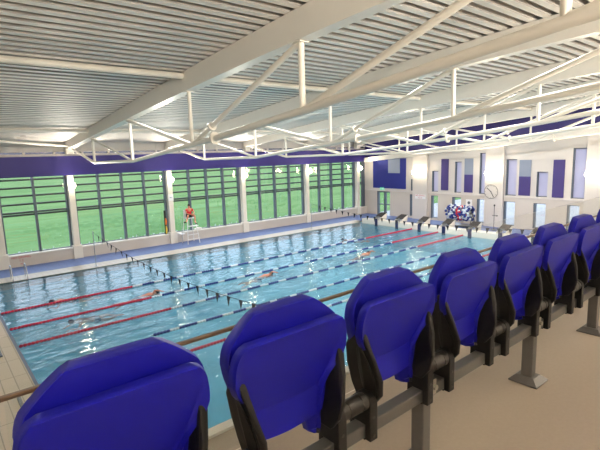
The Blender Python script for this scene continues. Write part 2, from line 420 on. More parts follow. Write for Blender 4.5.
# glazed long wall
cols = [-3.0, 2.75, 6.35, 12.15, 17.75, 23.85, 29.85]
struct(MB().box(XL, XB, YA - .35, YA + .15, -.3, .64).build('wall_far', mt['wall']))
struct(MB().box(XL, XB, YA - .40, YA + .0, .62, .68).build('trim_8', mt['kerb']))
for cx in cols:
    b = MB().box(cx - .16, cx + .16, YA - .42, YA + .05, .6, 4.8)
    b.box(cx - .24, cx + .24, YA - .5, YA, DK, .78)
    struct(b.build('wall_far', mt['white_paint'], bevel=.015))
bays = [(-2.7, 2.55, 4), (2.95, 6.15, 2), (6.55, 11.95, 4), (12.35, 17.55, 4), (17.95, 23.65, 4), (24.05, 29.65, 4), (30.05, 30.95, 1)]
for x0, x1, m_ in bays:
    p = struct(MB().box(x0, x1, YA + .03, YA + .045, .66, 4.8).build('window_%d' % n, mt['glass'])); n += 1
    f = MB()
    for i in range(m_ + 1):
        xx = x0 + (x1 - x0) * i / m_
        f.box(xx - .055, xx + .055, YA - .12, YA + .14, .66, 4.8)
    f.box(x0, x1, YA - .02, YA + .1, .66, .72)
    f.build('window_frame', mt['frame_dark'], p)
    f = MB()
    for z in (4.62, 4.19, 3.76, 3.31, 2.87, 2.74):
        f.box(x0, x1, YA + .10, YA + .26, z - .048, z + .048)
    f.build('louvre_bar', mt['louvre'], p)['kind'] = 'stuff'
struct(MB().box(30.5, 30.95, YA - .14, YA - .1, .66, 4.75).build('trim_9', mt['frame_dark']))

# outdoors
struct(MB().box(-150, 300, YA + .5, 420, -.5, -.25).build('lawn', mt['grass']), None)
o = bpy.data.objects['lawn']; tag(o, 'mown green lawn beyond the long glazed wall', 'grass', kind='stuff')
struct(MB().box(XB + .35, 300, -150, YA + .5, -.5, -.2).build('ground', mt['asphalt']))
b = MB()
for i in range(140):
    x = -2 + i * .24 + random.uniform(-.08, .08); y = YA + 1.6 + random.uniform(-.25, .25)
    for q in range(3):
        xx = x + random.uniform(-.1, .1); h = random.uniform(.25, .55)
        b.tube((xx, y, -.25), (xx + random.uniform(-.05, .05), y, h), .012, .004, 5).sphere((xx, y, h), .035, 6, 4)
o = b.build('meadow_flowers', mt['whitef']); tag(o, 'pale flower stems along the foot of the lawn outside the glazing', 'flowers', kind='stuff')

# ------------------------------------------------------------------ roof deck
mt['deck_recess_shade'] = mat('shaded_deck_recess', (.40, .375, .35), .6, .0)  # darker grey paints shade into the corrugation recesses for groove contrast
prof = [(0, 0), (.17, 0), (.20, .13), (.32, .13)]
pts = []; y = YN - .1
while y < YA + .25:
    for dy, dz in prof: pts.append((y + dy, zr(y + dy) + dz))
    y += .35
b = MB(); N_ = len(pts); x0, x1 = XL - .1, XB + .3
b.add([(x0, p[0], p[1]) for p in pts] + [(x1, p[0], p[1]) for p in pts] + [(x0, p[0], p[1] + .25) for p in pts] + [(x1, p[0], p[1] + .25) for p in pts],
      [(i, i + 1, N_ + i + 1, N_ + i) for i in range(N_ - 1)] + [(2 * N_ + i, 3 * N_ + i, 3 * N_ + i + 1, 2 * N_ + i + 1) for i in range(N_ - 1)])
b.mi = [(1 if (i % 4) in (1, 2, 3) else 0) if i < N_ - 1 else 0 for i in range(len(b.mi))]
struct(b.build('ceiling', [mt['deck'], mt['deck_recess_shade']]))

# ------------------------------------------------------------------ trusses
nodes = [22.85, 17.8, 12.7, 7.5, 2.4, -2.7]
bot = {22.85: 5.42, 17.8: 5.45, 12.7: 5.88, 7.5: 6.41, 2.4: 7.02, -2.7: 7.5}
def truss(x, label):
    t = thing('roof_truss', label, 'roof truss', (x, 27.3, 6.2), 'white roof trusses spanning the pool')
    Y0, Z0 = 27.3, 6.2
    def L(y, z, dx=0): return (dx, y - Y0, z - Z0)
    b = MB(); ys = list(np.linspace(27.55, YN + .1, 30))
    vs = []; fs = []
    for y in ys:
        for dx, z in ((-.16, zb(y)), (.16, zb(y)), (.16, zr(y) - .01), (-.16, zr(y) - .01)): vs.append(L(y, z, dx))
    for i in range(len(ys) - 1):
        for q in range(4): r = (q + 1) % 4; fs.append((i * 4 + q, i * 4 + r, i * 4 + 4 + r, i * 4 + 4 + q))
    fs += [(3, 2, 1, 0), tuple(len(vs) - 4 + q for q in range(4))]
    b.add(vs, fs); b.build('top_chord', mt['beam_paint'], t)
    b = MB(); b.path([L(27.0, zb(27) + .02), L(22.85, 5.42), L(17.8, 5.45), L(11.3, 6.01)], [.055, .06, .065, .075], 14)
    b.build('bottom_chord', mt['white_paint'], t, True)
    b = MB(); b.path([L(11.3, 6.01), L(7.5, 6.41), L(2.4, 7.02), L(-2.7, 7.5), L(YN + .2, 7.65)], .09, 16)
    b.build('bottom_chord', mt['white_paint'], t, True)
    for (ya, za, yb_, zb_) in ((11.3, 6.01, 7.5, 6.38),):
        d = (Vector(L(yb_, zb_)) - Vector(L(ya, za))).normalized(); c = Vector(L(ya, za))
        MB().tube(c - d * .03, c + d * .03, .17, n=18).tube(c - d * .05, c + d * .05, .11, n=14).build('flange', mt['white_paint'], t, True)
    for i, y in enumerate(nodes[:-1]):
        r = .06 if y > 12 else .07
        b = MB().tube(L(y, bot[y]), L(y, zb(y) + .05), r, n=12); b.build('vertical', mt['white_paint'], t, True)
        MB().box(-.12, .12, y - Y0 - .11, y - Y0 + .11, zb(y) - Z0 - .02, zb(y) - Z0).build('cap_plate', mt['white_paint'], t)
    dg = [(22.85, 'top', 17.8), (17.8, 'top', 12.7), (7.5, 'top', 12.7), (2.4, 'top', 7.5), (-2.7, 'top', 2.4)]
    for yt, _, ybm in dg:
        r = .05 if ybm > 15 else (.07 if ybm > 7 else .09)
        A = Vector(L(yt + (.25 if yt > 15 else -.0), zb(yt))); B = Vector(L(ybm, bot[ybm]))
        b = MB().tube(B, A, r, n=14); b.build('diagonal', mt['white_paint'], t, True)
        if ybm == 12.7 and yt == 7.5:
            d = (A - B).normalized(); c = B + d * 1.35
            MB().tube(c - d * .03, c + d * .03, .13, n=16).build('flange', mt['white_paint'], t, True)
    MB().box(-.2, .2, 27.2 - Y0, 27.6 - Y0, zb(27.3) - .25 - Z0, zb(27.3) + .1 - Z0).build('end_bracket', mt['white_paint'], t, bevel=.02)
    return t
TX = [.25, 6.4, 12.2, 18.0, 23.8, 29.5]
TL = ['white roof truss left of the frame edge, over the pool end nearest the camera',
      'nearest full white roof truss, its box beam rising from the left to the top centre',
      'second visible white roof truss, next one behind the nearest',
      'third visible white roof truss across the middle of the hall',
      'fourth white roof truss, last but one before the end wall',
      'furthest white roof truss, right in front of the purple band on the end wall']
for x, l in zip(TX, TL): truss(x, l)
# ties between trusses
xs = [XL] + TX + [XB - .3]
words = ['left of the frame edge', 'left of the nearest truss', 'between the nearest and second trusses', 'between the second and third trusses', 'between the third and fourth trusses', 'between the fourth and last trusses', 'between the last truss and end wall']
for y, wh in ((12.7, 'mid-span'), (22.85, 'close to the glazed wall')):
    for i in range(len(xs) - 1):
        z = zr(y) - .13
        a, c = xs[i] + .17, xs[i + 1] - .17
        t = thing('roof_tie', 'cream roof tie tube %s, %s' % (wh, words[i]), 'roof tie', (a, y, z), 'roof ties between the trusses')
        MB().tube((0, 0, 0), (c - a, 0, 0), .085, n=14).build('tube', mt['white_paint'], t, True)
        MB().box(-.02, .0, -.13, .13, -.11, .11).build('end_plate', mt['white_paint'], t)
        MB().box(c - a, c - a + .02, -.13, .13, -.11, .11).build('end_plate', mt['white_paint'], t)
b = MB().tube((6.2, 27.0, zb(27) + .15), (.45, 23.3, zr(23.3) - .35), .06)
tag(b.build('roof_brace', mt['white_paint'], smooth=True), 'thin diagonal white roof brace meeting the nearest truss above the purple band', 'roof brace')

# ------------------------------------------------------------------ roof luminaires
LI = [(6.4, [15.8], 'nearest'), (12.2, [21.2, 15.75, 9.6, 5.4], 'second'), (18.0, [17.5, 13.6, 9.7, 5.9], 'third'), (23.8, [17.5, 13.6, 9.7, 5.9], 'fourth'),
      (6.4, [-2.5], 'nearest'), (.6, [15.8], 'left-hand')]
ordn = ['furthest from the camera', 'second from the far end', 'third from the far end', 'closest to the gallery']
for tx, ysl, wd in LI:
    for q, y in enumerate(ysl):
        z = zr(y) - .16; x = tx + .72
        if len(ysl) == 4: lab = 'slim white strip light beside the %s truss, %s' % (wd, ordn[q])
        elif y > 3: lab = 'single slim strip light beside the %s truss, over the pool' % wd
        else: lab = 'slim strip light beside the %s truss, over the gallery' % wd
        t = thing('strip_light', lab, 'strip light', (x, y, z), 'strip lights along the roof trusses')
        sl = (zr(y + .65) - zr(y - .65)) / 1.3
        t.rotation_euler = (math.atan(sl), 0, 0)
        MB().prism([(-.12, 0), (-.09, .09), (.09, .09), (.12, 0)], 'y', -.7, .7).build('housing', mt['signwhite'], t)
        MB().box(-.1, .1, -.68, .68, -.025, 0).build('diffuser', mt['led'], t)
        l = bpy.data.lights.new('strip_lamp', 'AREA'); l.shape = 'RECTANGLE'; l.size = .2; l.size_y = 1.36; l.energy = 200; l.color = (1, .95, .9)
        lo = bpy.data.objects.new('strip_lamp', l); C.objects.link(lo); lo.parent = t; lo.location = (0, 0, -.03)

# ------------------------------------------------------------------ wall lamps
def wall_lamp(label, loc, out, warm=WARM, power=14, up=1150):
    t = thing('wall_lamp', label, 'wall lamp', loc, 'bright wall lamps')
    o3 = Vector(out)
    MB().tube((0, 0, 0), tuple(o3 * .10), .04).build('bracket', mt['chrome'], t, True)
    c = o3 * .16
    MB().tube(c + Vector((0, 0, -.1)), c + Vector((0, 0, .1)), .075, n=16).build('lamp_body', mt['chrome'], t, True)
    MB().tube(c + Vector((0, 0, .1)), c + Vector((0, 0, .115)), .07, n=16).tube(c + Vector((0, 0, -.115)), c + Vector((0, 0, -.1)), .07, n=16).sphere(tuple(c + o3 * .07), .19, 18, 12).build('lens', mt['lampglow'], t, True)  # glowing sphere oversized to stand for the glare around the lamp
    l = bpy.data.lights.new('lamp_bulb', 'POINT'); l.energy = power; l.color = warm; l.shadow_soft_size = .08
    lo = bpy.data.objects.new('lamp_bulb', l); C.objects.link(lo); lo.parent = t; lo.location = c + o3 * .22 + Vector((0, 0, .2))
    l = bpy.data.lights.new('lamp_uplight', 'SPOT'); l.energy = up; l.color = warm; l.shadow_soft_size = .1; l.spot_size = math.radians(125); l.spot_blend = .6
    lo = bpy.data.objects.new('lamp_uplight', l); C.objects.link(lo); lo.parent = t; lo.location = c + o3 * .25 + Vector((0, 0, .25))
    lo.rotation_euler = (-(o3 * 1.25 + Vector((0, 0, 1)))).to_track_quat('Z', 'Y').to_euler()
colw = ['on the leftmost white column of the glazed wall', 'on the white column left of the lifeguard', 'on the white column beside the lifeguard', 'on the white column right of the lifeguard', 'on the fourth white column of the glazed wall', 'on the white column in the far corner']
for cx, wd in list(zip(cols[1:], colw))[1:]:
    wall_lamp('bright lamp ' + wd, (cx, YA - .42, 4.2), (0, -1, 0), up=1150 if cx < 29 else 250)
for (a, c), wd in zip(pil, ('left pilaster of the end wall', 'pilaster above the clock', 'pilaster at the right edge of the end wall')):
    for s, sd in ((1, 'left'), (-1, 'right')):
        wall_lamp('warm %s-hand lamp on the %s' % (sd, wd), (XB - .22, (a + c) / 2 + s * .38, rz(3.88)), (-1, 0, 0), (1, .86, .66), 14, 450)

for x, wd in ((-.5, 'left end'), (5.5, 'left of the middle'), (11.5, 'middle'), (17.5, 'right of the middle'), (23.5, 'right end')):  # unseen lamps added behind the camera to brighten the ceiling
    wall_lamp('added unseen lamp brightening the ceiling from behind the gallery, ' + wd, (x, YN, 6.9), (0, 1, 0), WARM, 25, 3000)

# ------------------------------------------------------------------ spectator seats
def shell(name, m, parent, zs, ws, ztop, zbot, yfun, rim=.012, thick=.012, nz=22, nx=26):
    """a moulded shell: x = u * half width(z); every column runs from zbot(u) up to ztop; the rim turns back"""
    us = [-1 + 2 * j / nx for j in range(nx + 1)]; e1 = .02
    us = sorted(set([-1, -.965, .965, 1] + [round(u * .93, 4) for u in us]))
    vv = [0, .02] + [.05 + .93 * i / nz for i in range(nz + 1)] + [1.0]
    vs = []; fs = []; n = len(us)
    for v in vv:
        for u in us:
            zb_ = zbot(abs(u)); z = zb_ + (ztop - zb_) * v
            wd = float(np.interp(z, zs, ws)); x = u * wd; y = yfun(z, abs(x), wd)
            if abs(u) == 1 or v in (0, 1.0): y += rim
            vs.append((x, y, z))
    for i in range(len(vv) - 1):
        for j in range(n - 1): a = i * n + j; fs.append((a, a + 1, a + n + 1, a + n))
    b = MB(); b.add(vs, fs)
    o = b.build(name, m, parent, smooth=True)
    if o.data.polygons[len(fs) // 2].normal.y > 0: o.data.flip_normals()
    o.data.set_sharp_from_angle(angle=math.radians(50))
    md = o.modifiers.new('solid', 'SOLIDIFY'); md.thickness = thick; md.offset = -1
    return o
FZ = 4.17   # gallery floor
def Z(z): return 1.30 + z          # heights given from the eye, stored from the floor
def sm(a, b_, t): t = min(1, max(0, (t - a) / (b_ - a))); return t * t * (3 - 2 * t)
def make_seat():
    t = thing('spectator_seat', 'seat', 'seat', (0, 0, FZ), 'blue tip-up spectator seats on the gallery')
    Y0 = 1.0
    # tipped-up seat pan: flat panel that sinks towards the hinge, side flanges that carry the hinge lugs
    zs = [Z(q) for q in (-.95, -.88, -.83, -.785, -.735, -.685, -.648, -.612, -.575, -.543, -.524, -.514, -.507, -.503)]
    ws = [.112, .116, .118, .120, .134, .168, .196, .208, .206, .200, .192, .184, .172, .160]
    def zbt(u): return Z(-.868) + .006 * u * u - .068 * sm(.80, .90, u) + .028 * sm(.93, 1.0, u)
    def yf(z, ax, wd):
        dp = .080 * min(1, max(0, (Z(-.50) - z) / .37)) ** 1.15; c = min(.92 * wd, .19 - .095 * min(1, max(0, (Z(-.55) - z) / .33)))
        q = min(1, max(0, (ax - c) / max(1e-4, wd - c)))
        return .972 - Y0 + .035 * min(1, max(0, (Z(-.52) - z) / .40)) + dp * (1 - q ** 1.3)
    st = shell('seat', mt['seat'], t, zs, ws, Z(-.503), zbt, yf, rim=.030, nx=40)
    for v in st.data.vertices:
        if v.co.z > Z(-.80): v.co.x -= .012 * min(1, (v.co.z - Z(-.80)) / .12) * (1 if v.co.x < 0 else .4)
    st.data.transform(Matrix.Diagonal((1.04, 1, 1, 1)))
    for s in (1, -1):
        MB().tube((s * .103, 1.030 - Y0, Z(-.900)), (s * .110, 1.022 - Y0, Z(-.900)), .0075).build('bolt', mt['black'], t)
    zs = [Z(q) for q in (-.88, -.85, -.80, -.71, -.62, -.575, -.545, -.52, -.494, -.470, -.453, -.445)]
    ws = [.10, .13, .145, .175, .206, .214, .210, .198, .170, .140, .115, .095]
    def yb(z, ax, wd): return 1.045 - Y0 + .008 * max(0, (z - Z(-.6)) / .18) - .012 * (ax / .22) ** 2
    bk = shell('backrest', mt['seat'], t, zs, ws, Z(-.445), lambda u: Z(-.87) + .02 * u * u, yb, rim=.038, thick=.014)
    for v in bk.data.vertices: v.co.x = v.co.x * 1.04 + .006
    for s in (1, -1):
        def skew(mb):
            mb.v = [(x + s * .048 * min(1, max(0, (z - Z(-.82)) / .18)), y, z) for x, y, z in mb.v]; return mb
        out = [(1.0, -.90), (1.07, -.90), (1.10, -.84), (1.11, -.76), (1.095, -.68), (1.05, -.60), (1.015, -.59), (.995, -.63), (.968, -.71), (.953, -.79), (.962, -.85)]
        arm = skew(MB().prism([(y - Y0, Z(z)) for y, z in out], 'x', s * .136, s * .156)).build('side_arm', mt['black'], t, bevel=.007)
        out = [(.982, -.86), (1.025, -.87), (1.046, -.82), (1.044, -.75), (1.032, -.67), (1.015, -.65), (.99, -.72), (.975, -.79)]
        skew(MB().prism([(y - Y0, Z(z)) for y, z in out], 'x', s * .1565, s * .162)).build('arm_boss', mt['black'], arm, bevel=.003)
        MB().tube((s * .185, 1.012 - Y0, Z(-.868)), (s * .250, 1.012 - Y0, Z(-.868)), .032, n=20).tube((s * .217, 1.012 - Y0, Z(-.868)), (s * .219, 1.012 - Y0, Z(-.868)), .034, n=20).build('knuckle', mt['knuckle'], arm, True)
        out = [(.976, -1.014), (.976, -.872), (.982, -.848), (1.00, -.834), (1.03, -.834), (1.078, -.88), (1.078, -1.014), (1.056, -1.014), (1.056, -.957), (1.0025, -.957), (1.0025, -1.014)]
        cl = MB().prism([(y - Y0, Z(z)) for y, z in out], 'x', s * .152, s * .192).build('clamp', mt['black'], t, bevel=.004)
        MB().box(s * .152, s * .192, 1.003 - Y0, 1.0555 - Y0, Z(-1.016), Z(-1.0105)).build('clamp_foot', mt['black'], cl)
        for z in (-.925, -.995): MB().tube((s * .172, .9745 - Y0, Z(z)), (s * .172, .9775 - Y0, Z(z)), .006, n=10).build('bolt', mt['knuckle'], cl)
    return t
seat0 = make_seat()
slab = ['blue tip-up seat cut off at the bottom left corner', 'nearest and largest blue tip-up seat, at the bottom left',
        'second blue tip-up seat from the left, at the bottom centre', 'third blue tip-up seat from the left, left of the first visible post',
        'fourth blue tip-up seat, just right of the first visible steel post', 'fifth blue tip-up seat, the one left of the second steel post',
        'sixth blue tip-up seat from the left, on the right side of the photo', 'seventh blue tip-up seat, cut by the right edge',
        'eighth blue tip-up seat, beyond the right edge', 'ninth blue tip-up seat, at the far end of the row']
for i in range(10):
    s = seat0 if i == 0 else copy_tree(seat0)
    s.location = (.5 * i - .203, 1.0, FZ); s['label'] = slab[i]
# rail carrying the seats
t = thing('seat_rail', 'grey steel rail on square posts carrying the row of blue seats', 'seat rail', (0, 1.0, FZ))
MB().box(-2.2, 5.2, .003, .055, Z(-1.010), Z(-.958)).build('beam', mt['steel'], t, bevel=.005)
for px in (-.56, .46, 1.48, 2.504, 3.53, 4.55):
    p = MB().box(px - .027, px + .027, -.001, .059, 0.01, Z(-1.0105)).build('post', mt['steel'], t, bevel=.005)
    b = MB(); a, c = .03, .075
    b.add([(px - c, -.05, 0), (px + c, -.05, 0), (px + c, .105, 0), (px - c, .105, 0), (px - c, -.05, .008), (px + c, -.05, .008), (px + c, .105, .008), (px - c, .105, .008),
           (px - a - .012, -.018, .035), (px + a + .012, -.018, .035), (px + a + .012, .077, .035), (px - a - .012, .077, .035)],
          [(0, 3, 2, 1), (0, 1, 5, 4), (1, 2, 6, 5), (2, 3, 7, 6), (3, 0, 4, 7), (4, 5, 9, 8), (5, 6, 10, 9), (6, 7, 11, 10), (7, 4, 8, 11), (8, 9, 10, 11)])
    b.build('base_plate', mt['steel'], p)
    b = MB().tube((px + .045, .000, Z(-.965)), (px + .045, -.016, Z(-.965)), .012, n=6)
    b.box(px + .0275, px + .062, -.002, .0025, Z(-1.0), Z(-.935))
    b.build('bolt', mt['bolt'], p)

# ------------------------------------------------------------------ balustrade
YG = 2.3
edges = [(-2.6, -.02), (-.0 + .16, 2.30), (2.32, 2.88), (2.90, 5.05), (5.07, 6.75), (6.77, 9.2), (9.22, 12)]
edges[0] = (-2.6, .14)
gl = ['clear glass balustrade panel at the far left of the gallery', 'clear glass balustrade panel behind the two nearest seats', 'narrow clear glass panel behind the third seat',
      'clear glass balustrade panel behind the fourth and fifth seats', 'clear glass balustrade panel behind the seventh seat', 'clear glass panel beyond the end of the seat row', 'clear glass panel furthest along the gallery']
for (a, c), l in zip(edges, gl):
    tag(MB().box(a, c, YG, YG + .012, 3.66, 5.47 - .755).build('glass_panel', mt['bal_glass']), l, 'glass panel', 'glass balustrade panels')
t = thing('handrail', 'thin brown timber handrail running along the glass balustrade', 'handrail', (0, YG, 4.45))
MB().box(-2.6, 12, -.046, -.012, -.008, .012).build('rail', mt['wood'], t, bevel=.006)
for x in (-1.5, .6, 1.9, 3.4, 4.6, 6, 8, 10): MB().tube((x, -.03, -.012), (x, -.006, -.05), .005).build('bracket', mt['chrome'], t)

# ------------------------------------------------------------------ lane ropes
ropes = [(19.42, 'furthest lane rope, nearest the glazed wall'), (17.28, 'second lane rope from the glazed wall'), (15.42, 'third lane rope from the glazed wall'),
         (13.4, 'fourth lane rope from the glazed wall, partly behind seats'), (11.5, 'nearest lane rope, its red end just under the handrail')]
for y, l in ropes:
    t = thing('lane_rope', ('blue and white floating ' if y == 13.4 else 'red, blue and white floating ') + l, 'lane rope', (PX0, y, .02), 'floating lane ropes')
    b = MB(); L_ = PX1 - PX0; x = .04 if y != 13.4 else 3.4; r = .055
    while x < (L_ - .1 if y != 13.4 else L_ - 5.2):
        if (x < 4.85 and y != 13.4) or x > L_ - 5.0: b.m = 0
        else: b.m = 1 if ((x - 4.85) % 1.0) > .38 else 2
        b.tube((x, 0, 0), (x + .05, 0, 0), .035, r, 8).tube((x + .05, 0, 0), (x + .10, 0, 0), r, .035, 8)
        x += .108
    b.build('floats', [mt['red'], mt['blue'], mt['whitef']], t)['kind'] = 'stuff'
    MB().tube((0 if y != 13.4 else 3.3, 0, .0), (L_ if y != 13.4 else L_ - 5.0, 0, .0), .012, n=6).build('cable', mt['chrome'], t)

# ------------------------------------------------------------------ starting blocks
def block():
    t = thing('starting_block', 'b', 'starting block', (27.0, 0, .36), 'starting blocks on the end kerb')
    for s in (1, -1):
        MB().prism([(-.38, 0), (.42, 0), (.5, .44), (.42, .47), (-.38, .10)], 'y', s * .27, s * .31).build('side_panel', mt['kerb'], t)
    MB().add([(-.15, -.30, .21), (.5, -.30, .44), (.5, .30, .44), (-.15, .30, .21), (-.15, -.30, .27), (.5, -.30, .50), (.5, .30, .50), (-.15, .30, .27)],
             [(0, 3, 2, 1), (4, 5, 6, 7), (0, 1, 5, 4), (1, 2, 6, 5), (2, 3, 7, 6), (3, 0, 4, 7)]).build('platform', mt['blackmat'], t)
    MB().box(-.44, -.425, -.13, .13, -.50, .10).build('front_panel', mt['blockblue'], t)
    MB().path([(-.30, -.2, .1), (-.34, -.2, .3), (-.34, .2, .3), (-.30, .2, .1)], .015).build('grab_rail', mt['chrome'], t)
    return t
bl0 = block()
bw = ['furthest starting block, nearest the glazed wall', 'second starting block from the glazed wall', 'third starting block from the glazed wall', 'fourth starting block from the glazed wall',
      'starting block in front of the red and blue rope trolley', 'starting block in front of the slim black stand', 'starting block hidden behind the fifth seat', 'starting block nearest the gallery']
for i, y in enumerate((22.75, 20.78, 18.8, 16.85, 14.95, 12.95, 11.0, 9.0)):
    s = bl0 if i == 0 else copy_tree(bl0); s.location = (27.0, y, .36); s['label'] = 'white and black ' + bw[i]

# ------------------------------------------------------------------ backstroke flags
def flags(x, ya, yb_, zend, sag, step, word):
    for y, w2 in ((ya + .03, 'glazed-wall side'), (yb_ - .03, 'gallery side')):
        t = thing('flag_pole', 'thin steel pole holding the %s flag line on the %s' % (word, w2), 'pole', (x, y, DK), 'flag line poles')
        MB().tube((0, 0, 0), (0, 0, zend - DK + .05), .02).build('pole', mt['chrome'], t, True)
        MB().tube((0, 0, 0), (0, 0, .03), .09, n=16).build('base', mt['chrome'], t, True)
    t = thing('flag_line', 'line of black triangular pennants strung across the %s of the pool' % word, 'pennant line', (x, ya, zend))
    L_ = ya - yb_
    def zc(y): u = (ya - y) / L_; return -sag * 4 * u * (1 - u)
    pts = [(0, -L_ * i / 30, zc(ya - L_ * i / 30)) for i in range(31)]
    MB().path(pts, .008, 6).build('cord', mt['flag'], t)
    y = ya - .9
    while y > yb_ + .5:
        z = zc(y); a = random.uniform(-.06, .06)
        b = MB(); b.add([(0, y - ya - .1, z), (0, y - ya + .1, z), (a, y - ya + random.uniform(-.03, .03), z - .30), (.006, y - ya - .1, z), (.006, y - ya + .1, z)], [(0, 1, 2), (4, 3, 2), (0, 3, 4, 1), (0, 2, 3), (1, 4, 2)])
        b.build('pennant', mt['flag'], t); y -= step
flags(6.46, 24.6, 6.8, 1.86, .55, .66, 'left end')
flags(21.9, 25.0, 6.8, 1.9, .52, .58, 'right end')

# ------------------------------------------------------------------ pool ladder rails
def ladder(x, label, y=24.5):
    t = thing('pool_ladder', label, 'pool ladder', (x, y, DK))
    for s in (-.3, .3):
        MB().path([(s, .55, 0), (s, .55, .55), (s, .42, .68), (s, .22, .68), (s, .02, .55), (s, -.12, .1), (s, -.12, -.9)], .022).build('rail', mt['chrome'], t, True)
    for z in (-.3, -.6): MB().box(-.3, .3, -.16, -.08, z - .015, z + .015).build('rung', mt['chrome'], t)
ladder(3.0, 'steel pool ladder rails at the left end of the far pool edge')
for y, l in ((15.45, 'short dark bar lying on the beige poolside at the left edge'), (11.25, 'short slotted metal bar lying on the beige poolside below the handrail')):
    t = thing('floor_bar', l, 'bar', (1.12, y, DK))
    MB().box(-.04, .04, -.6, .6, 0, .05).build('bar', mt['frame_dark'] if y > 12 else mt['steel'], t, bevel=.01)
    b = MB()
    for q in range(5): b.tube((0, -.48 + q * .24, .05), (0, -.48 + q * .24, .056), .015, n=8)
    b.build('fixing_bolt', mt['chrome'], t)

# ------------------------------------------------------------------ people
def skin_body(name, J, E_, m, parent, sub=2, smooth=True):
    names = list(J); me = bpy.data.meshes.new(name)
    me.from_pydata([J[q][0] for q in names], [(names.index(a), names.index(c)) for a, c in E_], [])
    o = bpy.data.objects.new(name, me); C.objects.link(o); o.parent = parent
    sk = o.modifiers.new('skin', 'SKIN'); sk.use_smooth_shade = True
    if not me.skin_vertices: me.attributes.new
    return o, names
def skinned(name, J, E_, m, parent=None, sub=2):
    names = list(J); me = bpy.data.meshes.new(name)
    me.from_pydata([J[q][0] for q in names], [(names.index(a), names.index(c)) for a, c in E_], [])
    o = bpy.data.objects.new(name, me); C.objects.link(o)
    sk = o.modifiers.new('skin', 'SKIN'); sk.use_smooth_shade = True
    sb = o.modifiers.new('sub', 'SUBSURF'); sb.levels = sub; sb.render_levels = sub
    bpy.context.view_layer.update()
    data = me.skin_vertices[0].data if me.skin_vertices else None
    if data is None:
        bpy.context.view_layer.objects.active = o; bpy.ops.mesh.customdata_skin_add(); data = me.skin_vertices[0].data
    for i, q in enumerate(names):
        r = J[q][1]; data[i].radius = (r, r) if not isinstance(r, tuple) else r
        data[i].use_root = (i == 0)
    dg = bpy.context.evaluated_depsgraph_get(); dg.update()
    nm = bpy.data.meshes.new_from_object(o.evaluated_get(dg)); nm.materials.clear(); nm.materials.append(m)
    for p in nm.polygons: p.use_smooth = True
    bpy.data.objects.remove(o)
    r = bpy.data.objects.new(name, nm); C.objects.link(r)
    if parent: r.parent = parent
    return r
def hand(J, E_, root, wrist, d, side, tag_):
    # palm and five short bent fingers
    wv = Vector(wrist); d = Vector(d).normalized(); sv = Vector(side).normalized(); nv = d.cross(sv)
    J[tag_ + 'p'] = (wv + d * .06, .024); E_.append((root, tag_ + 'p'))
    for i, (off, ln) in enumerate(((-.03, .065), (-.01, .08), (.01, .075), (.03, .055))):
        a = wv + d * .09 + sv * off
        J[tag_ + 'a%d' % i] = (a, .010); J[tag_ + 'b%d' % i] = (a + d * ln * .6 + nv * .01, .009); J[tag_ + 'c%d' % i] = (a + d * ln + nv * .03, .008)
        E_ += [(tag_ + 'p', tag_ + 'a%d' % i), (tag_ + 'a%d' % i, tag_ + 'b%d' % i), (tag_ + 'b%d' % i, tag_ + 'c%d' % i)]
    a = wv + d * .04 - sv * .035
    J[tag_ + 't0'] = (a, .011); J[tag_ + 't1'] = (a - sv * .02 + d * .04, .009); E_ += [(tag_ + 'p', tag_ + 't0'), (tag_ + 't0', tag_ + 't1')]

def head_parts(parent, c, fwd, hairm, up=(0, 0, 1), cap=False):
    f = Vector(fwd).normalized(); u = Vector(up); u = (u - f * u.dot(f)).normalized(); s = f.cross(u)
    c = Vector(c)
    b = MB(); n_, m_ = 14, 9; vs = []; fs = []
    for i in range(m_ + 1):
        t = math.pi * .60 * i / m_
        for k_ in range(n_):
            p = 2 * math.pi * k_ / n_
            q = u * math.cos(t) * .128 + (s * math.cos(p) * .086 + f * math.sin(p) * .105) * math.sin(t)
            if q.dot(f) > .055 and q.dot(u) < .06: q = q * .82
            vs.append(c + q - f * .008)
    for i in range(m_):
        for k_ in range(n_): j = (k_ + 1) % n_; fs.append((i * n_ + k_, (i + 1) * n_ + k_, (i + 1) * n_ + j, i * n_ + j))
    b.add(vs, fs).build('swim_cap' if cap else 'hair', hairm, parent, smooth=True)
    b = MB()
    for e in (-1, 1): b.sphere(tuple(c + f * .092 + s * e * .032 + u * .012), .010, 8, 5)
    b.build('eye', mt['blackink'], parent, True)

# lifeguard chair and lifeguard
GX, GY = 13.02, 26.9
t = thing('lifeguard_chair', 'tall white lifeguard chair on the blue deck before the glazed wall', 'lifeguard chair', (GX, GY, DK))
for sx in (-1, 1):
    for sy in (-1, 1):
        MB().tube((sx * .42, sy * .42, 0), (sx * .26, sy * .24, 1.62), .025).build('leg', mt['signwhite'], t, True)
MB().box(-.30, .30, -.28, .28, 1.62, 1.67).build('seat', mt['signwhite'], t, bevel=.01)
MB().box(-.28, .28, .24, .27, 1.67, 2.15).build('backrest', mt['signwhite'], t, bevel=.01)
MB().box(-.30, .30, -.60, -.34, 1.14, 1.18).build('footrest', mt['signwhite'], t)
for z in (.3, .6): MB().tube((-.38, -.40, z), (.38, -.40, z), .018).build('rung', mt['signwhite'], t)
MB().box(-.75, -.46, -.25, .25, .66, .69).build('side_platform', mt['signwhite'], t)
MB().path([(-.72, -.3, 0), (-.72, -.3, 1.7), (-.60, -.3, 1.8)], .014).build('hand_rail', mt['chrome'], t, True)
